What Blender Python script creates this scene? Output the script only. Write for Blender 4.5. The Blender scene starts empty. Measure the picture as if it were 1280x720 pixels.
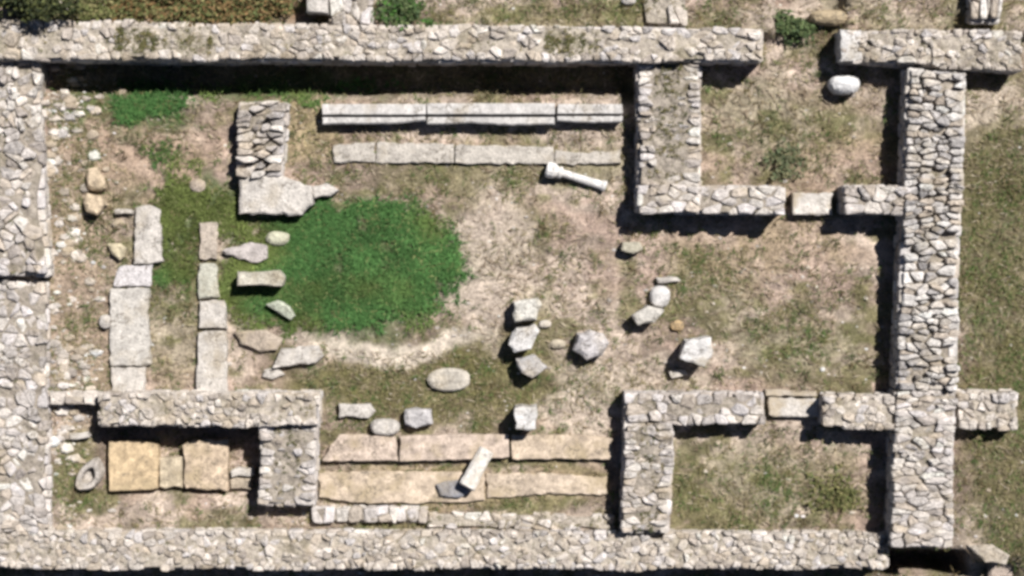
import bpy, math, random
import numpy as np

# ------------------------------------------------------------------ camera, sky, sun, exposure
scene = bpy.context.scene
COL = scene.collection
CAM = np.array([0.0, 1.2, 30.0]); DIST = math.sqrt(1.44 + 900); MPP = 16.0 / 1280
FWD = -CAM / DIST; RIGHT = np.array([1.0, 0, 0]); UP = np.cross(RIGHT, FWD)
cam_data = bpy.data.cameras.new('camera'); cam = bpy.data.objects.new('camera', cam_data); COL.objects.link(cam)
cam.location = CAM; cam.rotation_euler = (math.atan2(-1.2, 30), 0, 0)
cam_data.sensor_width = 36; cam_data.lens = 36 * DIST / 16.0; cam_data.clip_end = 2000; cam_data.clip_start = 0.5
cam_data.dof.use_dof = False
scene.camera = cam
SUN_EL = math.radians(53); SUN_AZ = math.radians(41)     # azimuth clockwise from +Y (north)
world = bpy.data.worlds.new('World'); scene.world = world; world.use_nodes = True
wn = world.node_tree.nodes; wl = world.node_tree.links
sky = wn.new('ShaderNodeTexSky'); sky.sky_type = 'NISHITA'; sky.sun_disc = False
sky.air_density = 0.55; sky.dust_density = 0.2; sky.altitude = 2500
sky.sun_elevation = SUN_EL; sky.sun_rotation = SUN_AZ
wl.new(sky.outputs[0], wn['Background'].inputs[0]); wn['Background'].inputs[1].default_value = 0.05
sun_data = bpy.data.lights.new('sun', 'SUN'); sun_data.energy = 5.0; sun_data.angle = math.radians(0.5)
sun_data.color = (1.0, 0.965, 0.925)
sun = bpy.data.objects.new('sun', sun_data); COL.objects.link(sun); sun.location = (10, 12, 25)
sun.rotation_euler = (math.radians(90) - SUN_EL, 0, math.pi - SUN_AZ)
scene.view_settings.view_transform = 'Standard'; scene.view_settings.look = 'None'
scene.view_settings.gamma = 1.0; scene.view_settings.use_curve_mapping = False
scene.view_settings.exposure = 0.78
scene.cycles.filter_width = 3.4          # a soft, low resolution sensor

# ------------------------------------------------------------------ coordinates and noise
def P(px, py, z=0.0):
    """Point of the site plan (1280 x 720 survey grid) at height z."""
    d = FWD + RIGHT * ((px - 640) * MPP / DIST) + UP * ((360 - py) * MPP / DIST)
    t = (z - CAM[2]) / d[2]
    q = CAM + d * t
    return (float(q[0]), float(q[1]))

def to_plan(x, y):
    """Inverse of P on the plane z = 0 (arrays allowed)."""
    vx, vy, vz = x - CAM[0], y - CAM[1], -CAM[2]
    f = vx * FWD[0] + vy * FWD[1] + vz * FWD[2]
    r = vx / f * DIST; u = (vx * UP[0] + vy * UP[1] + vz * UP[2]) / f * DIST
    return 640 + r / MPP, 360 - u / MPP

def _hash(ix, iy, seed):
    n = (ix.astype(np.int64) * 374761393 + iy.astype(np.int64) * 668265263 + seed * 1274126177) & 0x7fffffff
    n = ((n ^ (n >> 13)) * 1274126177) & 0x7fffffff
    return ((n ^ (n >> 16)) & 0xffff) / 65535.0

def vnoise(x, y, seed=0):
    x = np.asarray(x, float); y = np.asarray(y, float)
    ix = np.floor(x); iy = np.floor(y); fx = x - ix; fy = y - iy
    fx = fx * fx * (3 - 2 * fx); fy = fy * fy * (3 - 2 * fy)
    a = _hash(ix, iy, seed); b = _hash(ix + 1, iy, seed); c = _hash(ix, iy + 1, seed); d = _hash(ix + 1, iy + 1, seed)
    return (a * (1 - fx) + b * fx) * (1 - fy) + (c * (1 - fx) + d * fx) * fy

def fbm(x, y, seed=0, octv=4):
    s = 0; a = 0.5; t = 0
    for k in range(octv):
        s = s + a * vnoise(x * 2 ** k, y * 2 ** k, seed + k * 17); t += a; a *= 0.55
    return s / t

def sstep(a, b, x):
    t = np.clip((x - a) / (b - a), 0, 1); return t * t * (3 - 2 * t)

def box_mask(px, py, x0, y0, x1, y1, soft=14):
    return sstep(x0 - soft, x0 + soft, px) * (1 - sstep(x1 - soft, x1 + soft, px)) * \
        sstep(y0 - soft, y0 + soft, py) * (1 - sstep(y1 - soft, y1 + soft, py))

def ell(px, py, cx, cy, rx, ry, soft=0.35):
    d = np.sqrt(((px - cx) / rx) ** 2 + ((py - cy) / ry) ** 2)
    return 1 - sstep(1 - soft, 1 + soft, d)

def ground_z(x, y):
    x = np.asarray(x, float); y = np.asarray(y, float)
    px, py = to_plan(x, y)
    z = (fbm(x * 0.9, y * 0.9, 3) - 0.5) * 0.10 + (fbm(x * 5, y * 5, 9, 3) - 0.5) * 0.05
    z = z - 0.34 * box_mask(px, py, 40, 55, 800, 118, 10)                    # trench along the north wall
    z = z + 0.30 * (1 - sstep(40, 52, py)) * (1 - sstep(1240, 1500, px)) * (1 - box_mask(px, py, 968, -40, 1052, 60, 8))      # higher ground to the north
    z = z + 0.20 * (1 - sstep(40, 150, px)) * (1 - sstep(690, 700, py))                 # debris along the west wall
    z = z - 0.22 * box_mask(px, py, 125, 510, 335, 622, 8)                    # sunk floor of the small room
    z = z + 0.10 * box_mask(px, py, 1195, 110, 2600, 690, 12)                 # meadow to the east
    z = z - 0.95 * box_mask(px, py, 1110, 690, 1216, 722, 4)
    z = z - 0.45 * sstep(690, 716, py) * (1 - sstep(1250, 1300, px)) * (1 - sstep(900, 1100, py))
    return z

gz = lambda x, y: float(ground_z(x, y))

# ------------------------------------------------------------------ materials
def new_mat(name):
    m = bpy.data.materials.new(name); m.use_nodes = True
    nt = m.node_tree; b = nt.nodes['Principled BSDF']
    b.inputs['Roughness'].default_value = 0.95
    b.inputs['Specular IOR Level'].default_value = 0.15
    return m, nt, b

def nd(nt, t, **kw):
    n = nt.nodes.new(t)
    for k, v in kw.items(): setattr(n, k, v)
    return n

def noise(nt, scale, detail=4, rough=0.6, vec=None):
    n = nd(nt, 'ShaderNodeTexNoise'); n.inputs['Scale'].default_value = scale
    n.inputs['Detail'].default_value = detail; n.inputs['Roughness'].default_value = rough
    if vec: nt.links.new(vec, n.inputs['Vector'])
    return n

def ramp(nt, fac, stops):
    r = nd(nt, 'ShaderNodeValToRGB'); e = r.color_ramp.elements
    while len(e) < len(stops): e.new(0.5)
    for el, (p, c) in zip(e, stops):
        el.position = p; el.color = (c, c, c, 1) if isinstance(c, (int, float)) else (*c, 1)
    nt.links.new(fac, r.inputs[0]); return r

def mix(nt, a, b, fac, mode='MIX'):
    m = nd(nt, 'ShaderNodeMix', data_type='RGBA', blend_type=mode)
    for s, v in ((6, a), (7, b)):
        if isinstance(v, tuple): m.inputs[s].default_value = (*v, 1)
        else: nt.links.new(v, m.inputs[s])
    if isinstance(fac, (int, float)): m.inputs[0].default_value = fac
    else: nt.links.new(fac, m.inputs[0])
    return m.outputs[2]

def surface_mat(name, lo=0.6, hi=1.25, scale=7, lichen=(0.10, 0.095, 0.08), lichen_at=0.62, stain=(0.30, 0.24, 0.15), bump=0.02, soil=(0.52, 0.72, 0.55)):
    """Weathered stone: the piece's own colour attribute, mottling, dark lichen, earth stains, pits."""
    m, nt, b = new_mat(name)
    at = nd(nt, 'ShaderNodeAttribute', attribute_name='tint')
    pos = nd(nt, 'ShaderNodeNewGeometry').outputs['Position']
    n1 = noise(nt, scale, 5, 0.65, pos); n2 = noise(nt, scale * 5, 3, 0.7, pos); n3 = noise(nt, scale * 2.2, 6, 0.7, pos); n4 = noise(nt, 2.1, 4, 0.6, pos)
    r1 = ramp(nt, n1.outputs[0], [(0.3, lo), (0.7, hi)])
    r2 = ramp(nt, n2.outputs[0], [(0.3, 0.72), (0.7, 1.22)])
    c = mix(nt, at.outputs[0], r1.outputs[0], 1.0, 'MULTIPLY')
    c = mix(nt, c, r2.outputs[0], 1.0, 'MULTIPLY')
    c = mix(nt, c, stain, ramp(nt, n4.outputs[0], [(soil[0], 0.0), (soil[1], soil[2])]).outputs[0])
    c = mix(nt, c, lichen, ramp(nt, n3.outputs[0], [(lichen_at, 0.0), (lichen_at + 0.1, 0.8)]).outputs[0])
    n5 = noise(nt, 2.6, 5, 0.62, pos); n6 = noise(nt, 1.1, 2, 0.5, pos)
    cr = ramp(nt, n5.outputs[0], [(0.484, 0.0), (0.497, 0.8), (0.503, 0.8), (0.516, 0.0)])
    crm = nd(nt, 'ShaderNodeMath', operation='MULTIPLY'); nt.links.new(cr.outputs[0], crm.inputs[0]); nt.links.new(ramp(nt, n6.outputs[0], [(0.45, 0.0), (0.55, 1.0)]).outputs[0], crm.inputs[1])
    c = mix(nt, c, (0.10, 0.085, 0.065), crm.outputs[0])
    nt.links.new(c, b.inputs['Base Color'])
    bp = nd(nt, 'ShaderNodeBump'); bp.inputs['Strength'].default_value = 0.9; bp.inputs['Distance'].default_value = bump
    add = nd(nt, 'ShaderNodeMath', operation='ADD'); nt.links.new(n3.outputs[0], add.inputs[0]); nt.links.new(n2.outputs[0], add.inputs[1])
    nt.links.new(add.outputs[0], bp.inputs['Height']); nt.links.new(bp.outputs[0], b.inputs['Normal'])
    return m

M_STONE = surface_mat('rubble_stone', 0.62, 1.2, 6)
M_BLOCK = surface_mat('pale_block_stone', 0.66, 1.2, 6, lichen_at=0.575, bump=0.03)
M_MARBLE = surface_mat('worn_marble', 0.72, 1.15, 5, lichen=(0.14, 0.13, 0.12), lichen_at=0.575, bump=0.008)
M_TAN = surface_mat('tan_slab_stone', 0.5, 1.3, 6, soil=(0.50, 0.66, 0.7), lichen=(0.17, 0.14, 0.10), lichen_at=0.555, bump=0.012)
M_WORN = surface_mat('worn_paving', 0.62, 1.2, 6, lichen=(0.15, 0.13, 0.09), lichen_at=0.60, stain=(0.33, 0.275, 0.20), bump=0.02, soil=(0.47, 0.60, 0.85))
M_EARTH = surface_mat('wall_core_earth', 0.6, 1.3, 9, lichen=(0.07, 0.075, 0.03), lichen_at=0.56, stain=(0.14, 0.12, 0.06), bump=0.03)

def ground_mat():
    m, nt, b = new_mat('bare_earth')
    at = nd(nt, 'ShaderNodeAttribute', attribute_name='tint')
    pos = nd(nt, 'ShaderNodeNewGeometry').outputs['Position']
    n1 = noise(nt, 5, 6, 0.65, pos); n2 = noise(nt, 22, 5, 0.7, pos); n3 = noise(nt, 60, 3, 0.7, pos); n4 = noise(nt, 11, 6, 0.75, pos)
    c = mix(nt, at.outputs[0], ramp(nt, n1.outputs[0], [(0.28, 0.5), (0.72, 1.4)]).outputs[0], 1.0, 'MULTIPLY')
    c = mix(nt, c, ramp(nt, n2.outputs[0], [(0.3, 0.5), (0.7, 1.45)]).outputs[0], 1.0, 'MULTIPLY')
    c = mix(nt, c, (0.50, 0.43, 0.34), ramp(nt, n4.outputs[0], [(0.60, 0.0), (0.68, 0.6)]).outputs[0])
    c = mix(nt, c, (0.10, 0.085, 0.045), ramp(nt, n4.outputs[0], [(0.34, 0.6), (0.42, 0.0)]).outputs[0])
    nt.links.new(c, b.inputs['Base Color'])
    bp = nd(nt, 'ShaderNodeBump'); bp.inputs['Strength'].default_value = 0.8; bp.inputs['Distance'].default_value = 0.03
    add = nd(nt, 'ShaderNodeMath', operation='ADD'); nt.links.new(n2.outputs[0], add.inputs[0]); nt.links.new(n3.outputs[0], add.inputs[1])
    nt.links.new(add.outputs[0], bp.inputs['Height']); nt.links.new(bp.outputs[0], b.inputs['Normal'])
    return m
M_GROUND = ground_mat()

def leaf_mat(name):
    m, nt, b = new_mat(name)
    at = nd(nt, 'ShaderNodeAttribute', attribute_name='tint')
    b.inputs['Roughness'].default_value = 0.75
    tr = nd(nt, 'ShaderNodeBsdfTranslucent'); ms = nd(nt, 'ShaderNodeMixShader'); ms.inputs[0].default_value = 0.25
    nt.links.new(at.outputs[0], b.inputs['Base Color']); nt.links.new(at.outputs[0], tr.inputs[0])
    nt.links.new(b.outputs[0], ms.inputs[1]); nt.links.new(tr.outputs[0], ms.inputs[2])
    nt.links.new(ms.outputs[0], nt.nodes['Material Output'].inputs[0])
    return m
M_LEAF = leaf_mat('leaf_blades')

# ------------------------------------------------------------------ mesh building
class MB:
    def __init__(self): self.v = []; self.f = []; self.c = []
    def add(self, verts, faces, col):
        o = len(self.v); self.v += verts; self.f += [tuple(i + o for i in q) for q in faces]; self.c += [col] * len(verts)
    def build(self, name, mat, parent=None, loc=None):
        """Link as ONE mesh object. Vertices are in world space; loc (x, y, z) becomes the origin."""
        v = np.array(self.v, float)
        if loc is None:
            loc = (0, 0, 0) if parent is not None else (*((v[:, :2].min(0) + v[:, :2].max(0)) / 2), v[:, 2].min())
        org = np.array(loc, float)
        if parent is not None: org = np.array(parent.location)
        me = bpy.data.meshes.new(name); me.from_pydata((v - org).tolist(), [], self.f)
        a = me.color_attributes.new('tint', 'FLOAT_COLOR', 'POINT')
        cc = np.ones((len(self.c), 4)); cc[:, :3] = self.c; a.data.foreach_set('color', cc.ravel())
        me.materials.append(mat)
        o = bpy.data.objects.new(name, me); COL.objects.link(o)
        if parent is not None: o.parent = parent
        else: o.location = org
        return o

def tag(o, label, cat, group=None, kind=None):
    if label: o['label'] = label
    if cat: o['category'] = cat
    if group: o['group'] = group
    o['kind'] = kind or 'thing'
    return o

def thing(name, label, cat, loc, group=None):
    o = bpy.data.objects.new(name, None); COL.objects.link(o); o.location = loc; o.empty_display_size = 0.2
    return tag(o, label, cat, group)

def ccw(p):
    a = sum(p[i][0] * p[(i + 1) % len(p)][1] - p[(i + 1) % len(p)][0] * p[i][1] for i in range(len(p)))
    return p if a > 0 else p[::-1]

def chaikin(p, r=0.25):
    q = []
    for i in range(len(p)):
        a, b = p[i], p[(i + 1) % len(p)]
        q.append((a[0] * (1 - r) + b[0] * r, a[1] * (1 - r) + b[1] * r)); q.append((a[0] * r + b[0] * (1 - r), a[1] * r + b[1] * (1 - r)))
    return q

def split_edges(p, step):
    q = []
    for i in range(len(p)):
        a, b = p[i], p[(i + 1) % len(p)]; n = max(1, int(math.hypot(b[0] - a[0], b[1] - a[1]) / step))
        for k in range(n): q.append((a[0] + (b[0] - a[0]) * k / n, a[1] + (b[1] - a[1]) * k / n))
    return q

def prism(mb, poly, zb, zt, ch, col, R, tilt=(0, 0), rough=0.008, rings=3, top=1.0):
    """A stone: outline poly in plan, rounded shoulder of size ch, top plane with a tilt."""
    n = len(poly); cx = sum(p[0] for p in poly) / n; cy = sum(p[1] for p in poly) / n
    rad = sum(math.hypot(p[0] - cx, p[1] - cy) for p in poly) / n
    lev = [(0.0, zb), (0.0, zt - ch)]
    if rings > 2: lev += [(0.3 * ch, zt - 0.35 * ch)]
    lev += [(ch, zt)]
    verts = []; faces = []
    for k, (ins, z) in enumerate(lev):
        for x, y in poly:
            dx, dy = x - cx, y - cy; d = math.hypot(dx, dy) or 1e-6
            s = max(0.15, 1 - ins / d); jx, jy, jz = (R.uniform(-rough, rough) for _ in range(3))
            if k == len(lev) - 1: jz *= top; jx *= top; jy *= top
            X = cx + dx * s + jx; Y = cy + dy * s + jy
            zz = z if k == 0 else z + tilt[0] * (X - cx) + tilt[1] * (Y - cy) + jz
            verts.append((X, Y, zz))
    for k in range(len(lev) - 1):
        for i in range(n):
            j = (i + 1) % n
            faces.append((k * n + i, k * n + j, (k + 1) * n + j, (k + 1) * n + i))
    b = (len(lev) - 1) * n; m = len(verts)
    for x, y, z in verts[b:b + n]:
        X = cx + (x - cx) * 0.5; Y = cy + (y - cy) * 0.5
        verts.append((X, Y, zt + tilt[0] * (X - cx) + tilt[1] * (Y - cy) + R.uniform(-rough, rough) * 1.2 * top))
    verts.append((cx, cy, zt + R.uniform(-rough, rough) * top))
    for i in range(n):
        j = (i + 1) % n
        faces.append((b + i, b + j, m + j, m + i)); faces.append((m + i, m + j, m + n))
    mb.add(verts, faces, col)

def clip(poly, nx, ny, d):
    out = []
    for i in range(len(poly)):
        a, b = poly[i], poly[(i + 1) % len(poly)]
        da = a[0] * nx + a[1] * ny - d; db = b[0] * nx + b[1] * ny - d
        if da <= 0: out.append(a)
        if (da < 0 < db) or (db < 0 < da):
            t = da / (da - db); out.append((a[0] + (b[0] - a[0]) * t, a[1] + (b[1] - a[1]) * t))
    return out

def cells(seeds, quad, reach):
    """Voronoi cells of the seeds inside a convex outline."""
    S = np.array(seeds)
    for i, s in enumerate(seeds):
        d = np.hypot(S[:, 0] - s[0], S[:, 1] - s[1]); near = [j for j in np.argsort(d)[1:26] if d[j] < reach]
        poly = quad
        for j in near:
            t = seeds[j]; nx, ny = t[0] - s[0], t[1] - s[1]
            poly = clip(poly, nx, ny, (t[0] ** 2 + t[1] ** 2 - s[0] ** 2 - s[1] ** 2) / 2)
            if len(poly) < 3: break
        if len(poly) >= 3: yield i, poly

PAL = {
    'pale':  [(0.53, 0.485, 0.44), (0.49, 0.45, 0.42), (0.57, 0.53, 0.485), (0.43, 0.395, 0.37), (0.45, 0.39, 0.33), (0.51, 0.475, 0.46), (0.37, 0.33, 0.30)],
    'grey':  [(0.50, 0.47, 0.445), (0.44, 0.415, 0.40), (0.56, 0.53, 0.50), (0.35, 0.33, 0.32), (0.49, 0.445, 0.395), (0.45, 0.39, 0.33), (0.57, 0.54, 0.51)],
    'cream': [(0.53, 0.48, 0.43), (0.49, 0.44, 0.39), (0.57, 0.52, 0.47), (0.45, 0.40, 0.35), (0.43, 0.37, 0.305), (0.51, 0.475, 0.455), (0.37, 0.325, 0.285)],
}
def pick(pal, R, spread=0.12):
    c = R.choice(PAL[pal]); k = 1 + R.uniform(-spread, spread); return tuple(min(0.6, x * k) for x in c)

BLOCKED = []      # plan outlines of walls and stones: no grass or pebbles grow through them
EARTH_CORES = []  # tops of walls where dry grass grows

def stone_wall(name, label, cat, quad_px, ztop, pal='grey', rows=3, along=0.16, core=0.0, seed=1, hvar=0.035, drop=0.02, end_z=None, gap=0.9, ztop_b=None, tuft=0.0, group=None, wild=0.3, fill=0.045, ang=0.15, aniso=1.0, earth=(), ragged=0.25, slope=0.24, wob=1.0):
    """Rubble wall. quad_px: the top's four corners (start-left, start-right, end-right, end-left), start -> end is the wall's length.
    rows of facing stones across; core = share of the inner rows that has sunk to earth."""
    R = random.Random(seed)
    zb2 = ztop if ztop_b is None else ztop_b
    A, B, C, D = P(*quad_px[0], ztop), P(*quad_px[1], ztop), P(*quad_px[2], zb2), P(*quad_px[3], zb2)
    def uv(u, v):
        x, y = flat(u, v)
        wx = (float(vnoise(x * 1.5, y * 1.5, seed)) - .5) * .07 + (float(vnoise(x * 5, y * 5, seed + 3)) - .5) * .045
        wy = (float(vnoise(x * 1.5, y * 1.5, seed + 7)) - .5) * .07 + (float(vnoise(x * 5, y * 5, seed + 9)) - .5) * .045
        return (x + wx * wob, y + wy * wob)
    def flat(u, v):
        return (A[0] * (1 - u) * (1 - v) + B[0] * (1 - u) * v + C[0] * u * v + D[0] * u * (1 - v),
                A[1] * (1 - u) * (1 - v) + B[1] * (1 - u) * v + C[1] * u * v + D[1] * u * (1 - v))
    L = (math.dist(A, D) + math.dist(B, C)) / 2; W = (math.dist(A, B) + math.dist(D, C)) / 2
    zt_at = lambda u: ztop * (1 - u) + zb2 * u + (float(vnoise(u * L * .9, seed * 1.7, 5)) - .5) * .09 + (float(vnoise(u * L * 3.5, seed * 1.7, 6)) - .5) * .04
    quad = ccw([A, B, C, D]); BLOCKED.append(quad)
    mx, my = sum(q[0] for q in quad) / 4, sum(q[1] for q in quad) / 4
    base = min([gz(*uv(u, v)) for u in (0, .25, .5, .75, 1) for v in (-0.08, 0.5, 1.08)]) - 0.06
    root = thing(name, label, cat, (mx, my, base), group)
    seeds = []; meta = []
    for r in range(rows):
        n = max(2, round(L / along)); inner = 0 < r < rows - 1
        k = n if not inner else max(2, round(n * R.uniform(0.85, 1.15)))
        off = R.uniform(-0.5, 0.5)
        for i in range(k):
            u = (i + 0.5 + 0.35 * math.sin(off + r) + R.uniform(-wild, wild) * 1.2) / k
            v = (r + 0.5 + R.uniform(-wild, wild) * 0.8) / rows
            if inner and R.random() < wild * 0.4: continue
            meta.append((min(max(u, 0.2 / k), 1 - 0.2 / k), v, inner))
    top = MB(); infill = MB()
    for q in range(len(meta) // (14 if rows > 4 else 45)):                        # a few big stones among the small ones
        b0 = R.choice(meta); meta = [m for m in meta if m is b0 or math.hypot((m[0] - b0[0]) * L * (W / rows) / along, (m[1] - b0[1]) * W) > W / rows * R.uniform(.9, 1.5)]
    f = (W / rows) / along * aniso; rect = [(0, 0), (L * f, 0), (L * f, W), (0, W)]
    for q in range(int(len(meta) * 0.35)):                  # small chinking stones
        u, v = R.random(), R.uniform(0.08, 0.92); meta.append((u, v, 0.25 < v < 0.75))
    for i, poly in cells([(u * L * f, v * W) for u, v, _ in meta], rect, W / rows * 5):
        poly = [uv(x / (L * f), y / W) for x, y in poly]
        u, v, inner = meta[i]
        if R.random() < drop + (ragged if v > 0.86 and rows > 6 else 0.05 if not inner else 0): continue
        low = (inner and R.random() < core) or (v < 0.86 and any(a < u < b for a, b in earth) and R.random() < .85)
        cx = sum(p[0] for p in poly) / len(poly); cy = sum(p[1] for p in poly) / len(poly)
        g = gap * R.uniform(0.9, 1.03) if not low else R.uniform(0.45, 0.8)
        ox, oy = R.uniform(-0.012, 0.012), R.uniform(-0.012, 0.012)
        pp = [(cx + (x - cx) * g + ox, cy + (y - cy) * g + oy) for x, y in poly]
        pp = chaikin(ccw(pp), R.uniform(0.5, 1.4) * ang)
        zt = zt_at(u) + R.uniform(-hvar, hvar) - (0.05 if low else 0)
        col = pick(pal, R); col = tuple(c * (0.8 if low else 1) for c in col)
        prism(top, pp, zt_at(u) - 0.17, zt, R.uniform(0.018, 0.04), col, R, (R.uniform(-slope, slope), R.uniform(-slope, slope)), 0.009)
    # coursed faces below the top stones
    edges = [(A, D), (D, C), (C, B), (B, A)]
    zmax = max(ztop, zb2); face = MB()
    for e, (a, b) in enumerate(edges):
        ln = math.dist(a, b)
        if ln < 0.05: continue
        tx, ty = (b[0] - a[0]) / ln, (b[1] - a[1]) / ln
        nx, ny = ty, -tx
        if (mx - a[0]) * nx + (my - a[1]) * ny > 0: nx, ny = -nx, -ny
        zc = zmax - 0.12
        while zc > base:
            h = R.uniform(0.11, 0.19); s = R.uniform(-0.1, 0)
            while s < ln - 0.03:
                w = R.uniform(0.14, 0.36); s0 = max(s, 0.0); s1 = min(s + w, ln); s += w
                if s1 - s0 < 0.05: continue
                uu = (s0 + s1) / 2 / ln; uu = uu if e == 0 else 1 - uu if e == 2 else (1 if e == 1 else 0)
                zt = min(zc, zt_at(uu) - 0.10)
                out = R.uniform(-0.012, 0.022); dp = R.uniform(0.12, 0.2)
                q = [(a[0] + tx * t + nx * o, a[1] + ty * t + ny * o) for t, o in ((s0 + 0.008, out), (s1 - 0.008, out), (s1 - 0.008, -dp), (s0 + 0.008, -dp))]
                prism(face, chaikin(ccw(q), 0.12), zt - h + 0.012, zt, 0.018, pick(pal, R), R, (0, 0), 0.006, 2)
            zc -= h
    face.v and top.add(face.v, face.f, (0.4, 0.37, 0.33))
    top.c[-len(face.v):] = face.c
    top.build('facing_stones', M_STONE, root)
    # core of earth and mortar
    ins = []
    for u, v in ((0, 0), (0, 1), (1, 1), (1, 0)):
        du, dv = 0.05 / L, 0.05 / W
        ins.append((u * (1 - 2 * du) + du, v * (1 - 2 * dv) + dv))
    nu = max(2, int(L / 0.1)); nv = max(2, int(W / 0.1)); vs = []; fs = []
    for i in range(nu + 1):
        for j in range(nv + 1):
            u = ins[0][0] + (ins[2][0] - ins[0][0]) * i / nu; v = ins[0][1] + (ins[1][1] - ins[0][1]) * j / nv
            x, y = uv(u, v); vs.append((x, y, zt_at(u) - fill + R.uniform(-0.015, 0.015)))
    for i in range(nu):
        for j in range(nv):
            p = i * (nv + 1) + j; fs.append((p, p + nv + 1, p + nv + 2, p + 1))
    rim = [j for j in range(nv + 1)] + [i * (nv + 1) + nv for i in range(1, nu + 1)] + [nu * (nv + 1) + j for j in range(nv - 1, -1, -1)] + [i * (nv + 1) for i in range(nu - 1, 0, -1)]
    o = len(vs)
    for r in rim: vs.append((vs[r][0], vs[r][1], base))
    for k in range(len(rim)):
        k2 = (k + 1) % len(rim); fs.append((rim[k], rim[k2], o + k2, o + k))
    cm = MB(); cm.add(vs, fs, (0.42, 0.37, 0.31) if pal == 'cream' else (0.32, 0.28, 0.235))
    cm.build('rubble_core', M_EARTH, root)
    for a, b in earth: EARTH_CORES.append((lambda u, v, a=a, b=b: uv(a + (b - a) * u, v), zt_at, L * W * (b - a) * 700))
    if tuft: EARTH_CORES.append((uv, zt_at, L * W * tuft))
    return root

def block(name, label, cat, pts, h, col, mat=None, tilt=(0, 0), ch=0.02, rough=0.013, seed=5, base=None, bury=0.05, step=0.09, group=None, parent=None, z0=None):
    """One cut or broken stone: outline of its top in plan pixels, height above the ground."""
    R = random.Random(seed)
    cpx, cpy = sum(p[0] for p in pts) / len(pts), sum(p[1] for p in pts) / len(pts)
    g = gz(*P(cpx, cpy)) if z0 is None else z0
    poly = ccw([P(x, y, g + h) for x, y in pts])
    lo = min(gz(x, y) for x, y in poly) if base is None else base
    BLOCKED.append(poly)
    pl = split_edges(poly, step)
    pl = [(x + R.uniform(-rough, rough), y + R.uniform(-rough, rough)) for x, y in pl]
    mb = MB(); prism(mb, pl, min(lo, g) - bury, g + h, ch, col, R, tilt, rough, 3, 0.12)
    o = mb.build(name, mat or M_BLOCK, parent)
    if label: tag(o, label, cat, group)
    return o

def boulder(name, label, cat, cx, cy, rx, ry, h, col, rot=0, seed=7, mat=None, flat=0.0, group=None, rough=0.16):
    """A rounded rock sitting in the ground (radii in plan pixels)."""
    R = random.Random(seed); g = gz(*P(cx, cy)); X, Y = P(cx, cy, g + h * 0.5)
    rx *= MPP; ry *= MPP; nu, nv = 18, 11; vs = []; fs = []
    for j in range(nv + 1):
        th = math.pi * j / nv
        for i in range(nu):
            ph = 2 * math.pi * i / nu
            d = np.array([math.sin(th) * math.cos(ph), math.sin(th) * math.sin(ph), math.cos(th)])
            k = 1 + rough * 2 * (float(fbm(d[0] * 1.7 + seed * 3.1 + d[2], d[1] * 1.7 + d[2] * 1.3, seed, 3)) - 0.5) + R.uniform(-0.015, 0.015)
            p = d * k; p = np.sign(p) * np.abs(p) ** 0.85
            x, y, z = p[0] * rx, p[1] * ry, p[2]
            z = max(-0.5, z) if flat == 0 else max(-0.5, min(z, 1 - flat))
            c, s = math.cos(rot), math.sin(rot)
            vs.append((X + x * c - y * s, Y + x * s + y * c, g + h * 0.36 + z * h * 0.64))
    for j in range(nv):
        for i in range(nu):
            a = j * nu + i; b = j * nu + (i + 1) % nu; fs.append((a, a + nu, b + nu, b))
    mb = MB(); mb.add(vs, fs, col); o = mb.build(name, mat or M_BLOCK)
    BLOCKED.append([(X + rx * .9 * math.cos(t), Y + ry * .9 * math.sin(t)) for t in (0, .8, 1.6, 2.4, 3.1, 3.9, 4.7, 5.5)])
    return tag(o, label, cat, group)

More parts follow.
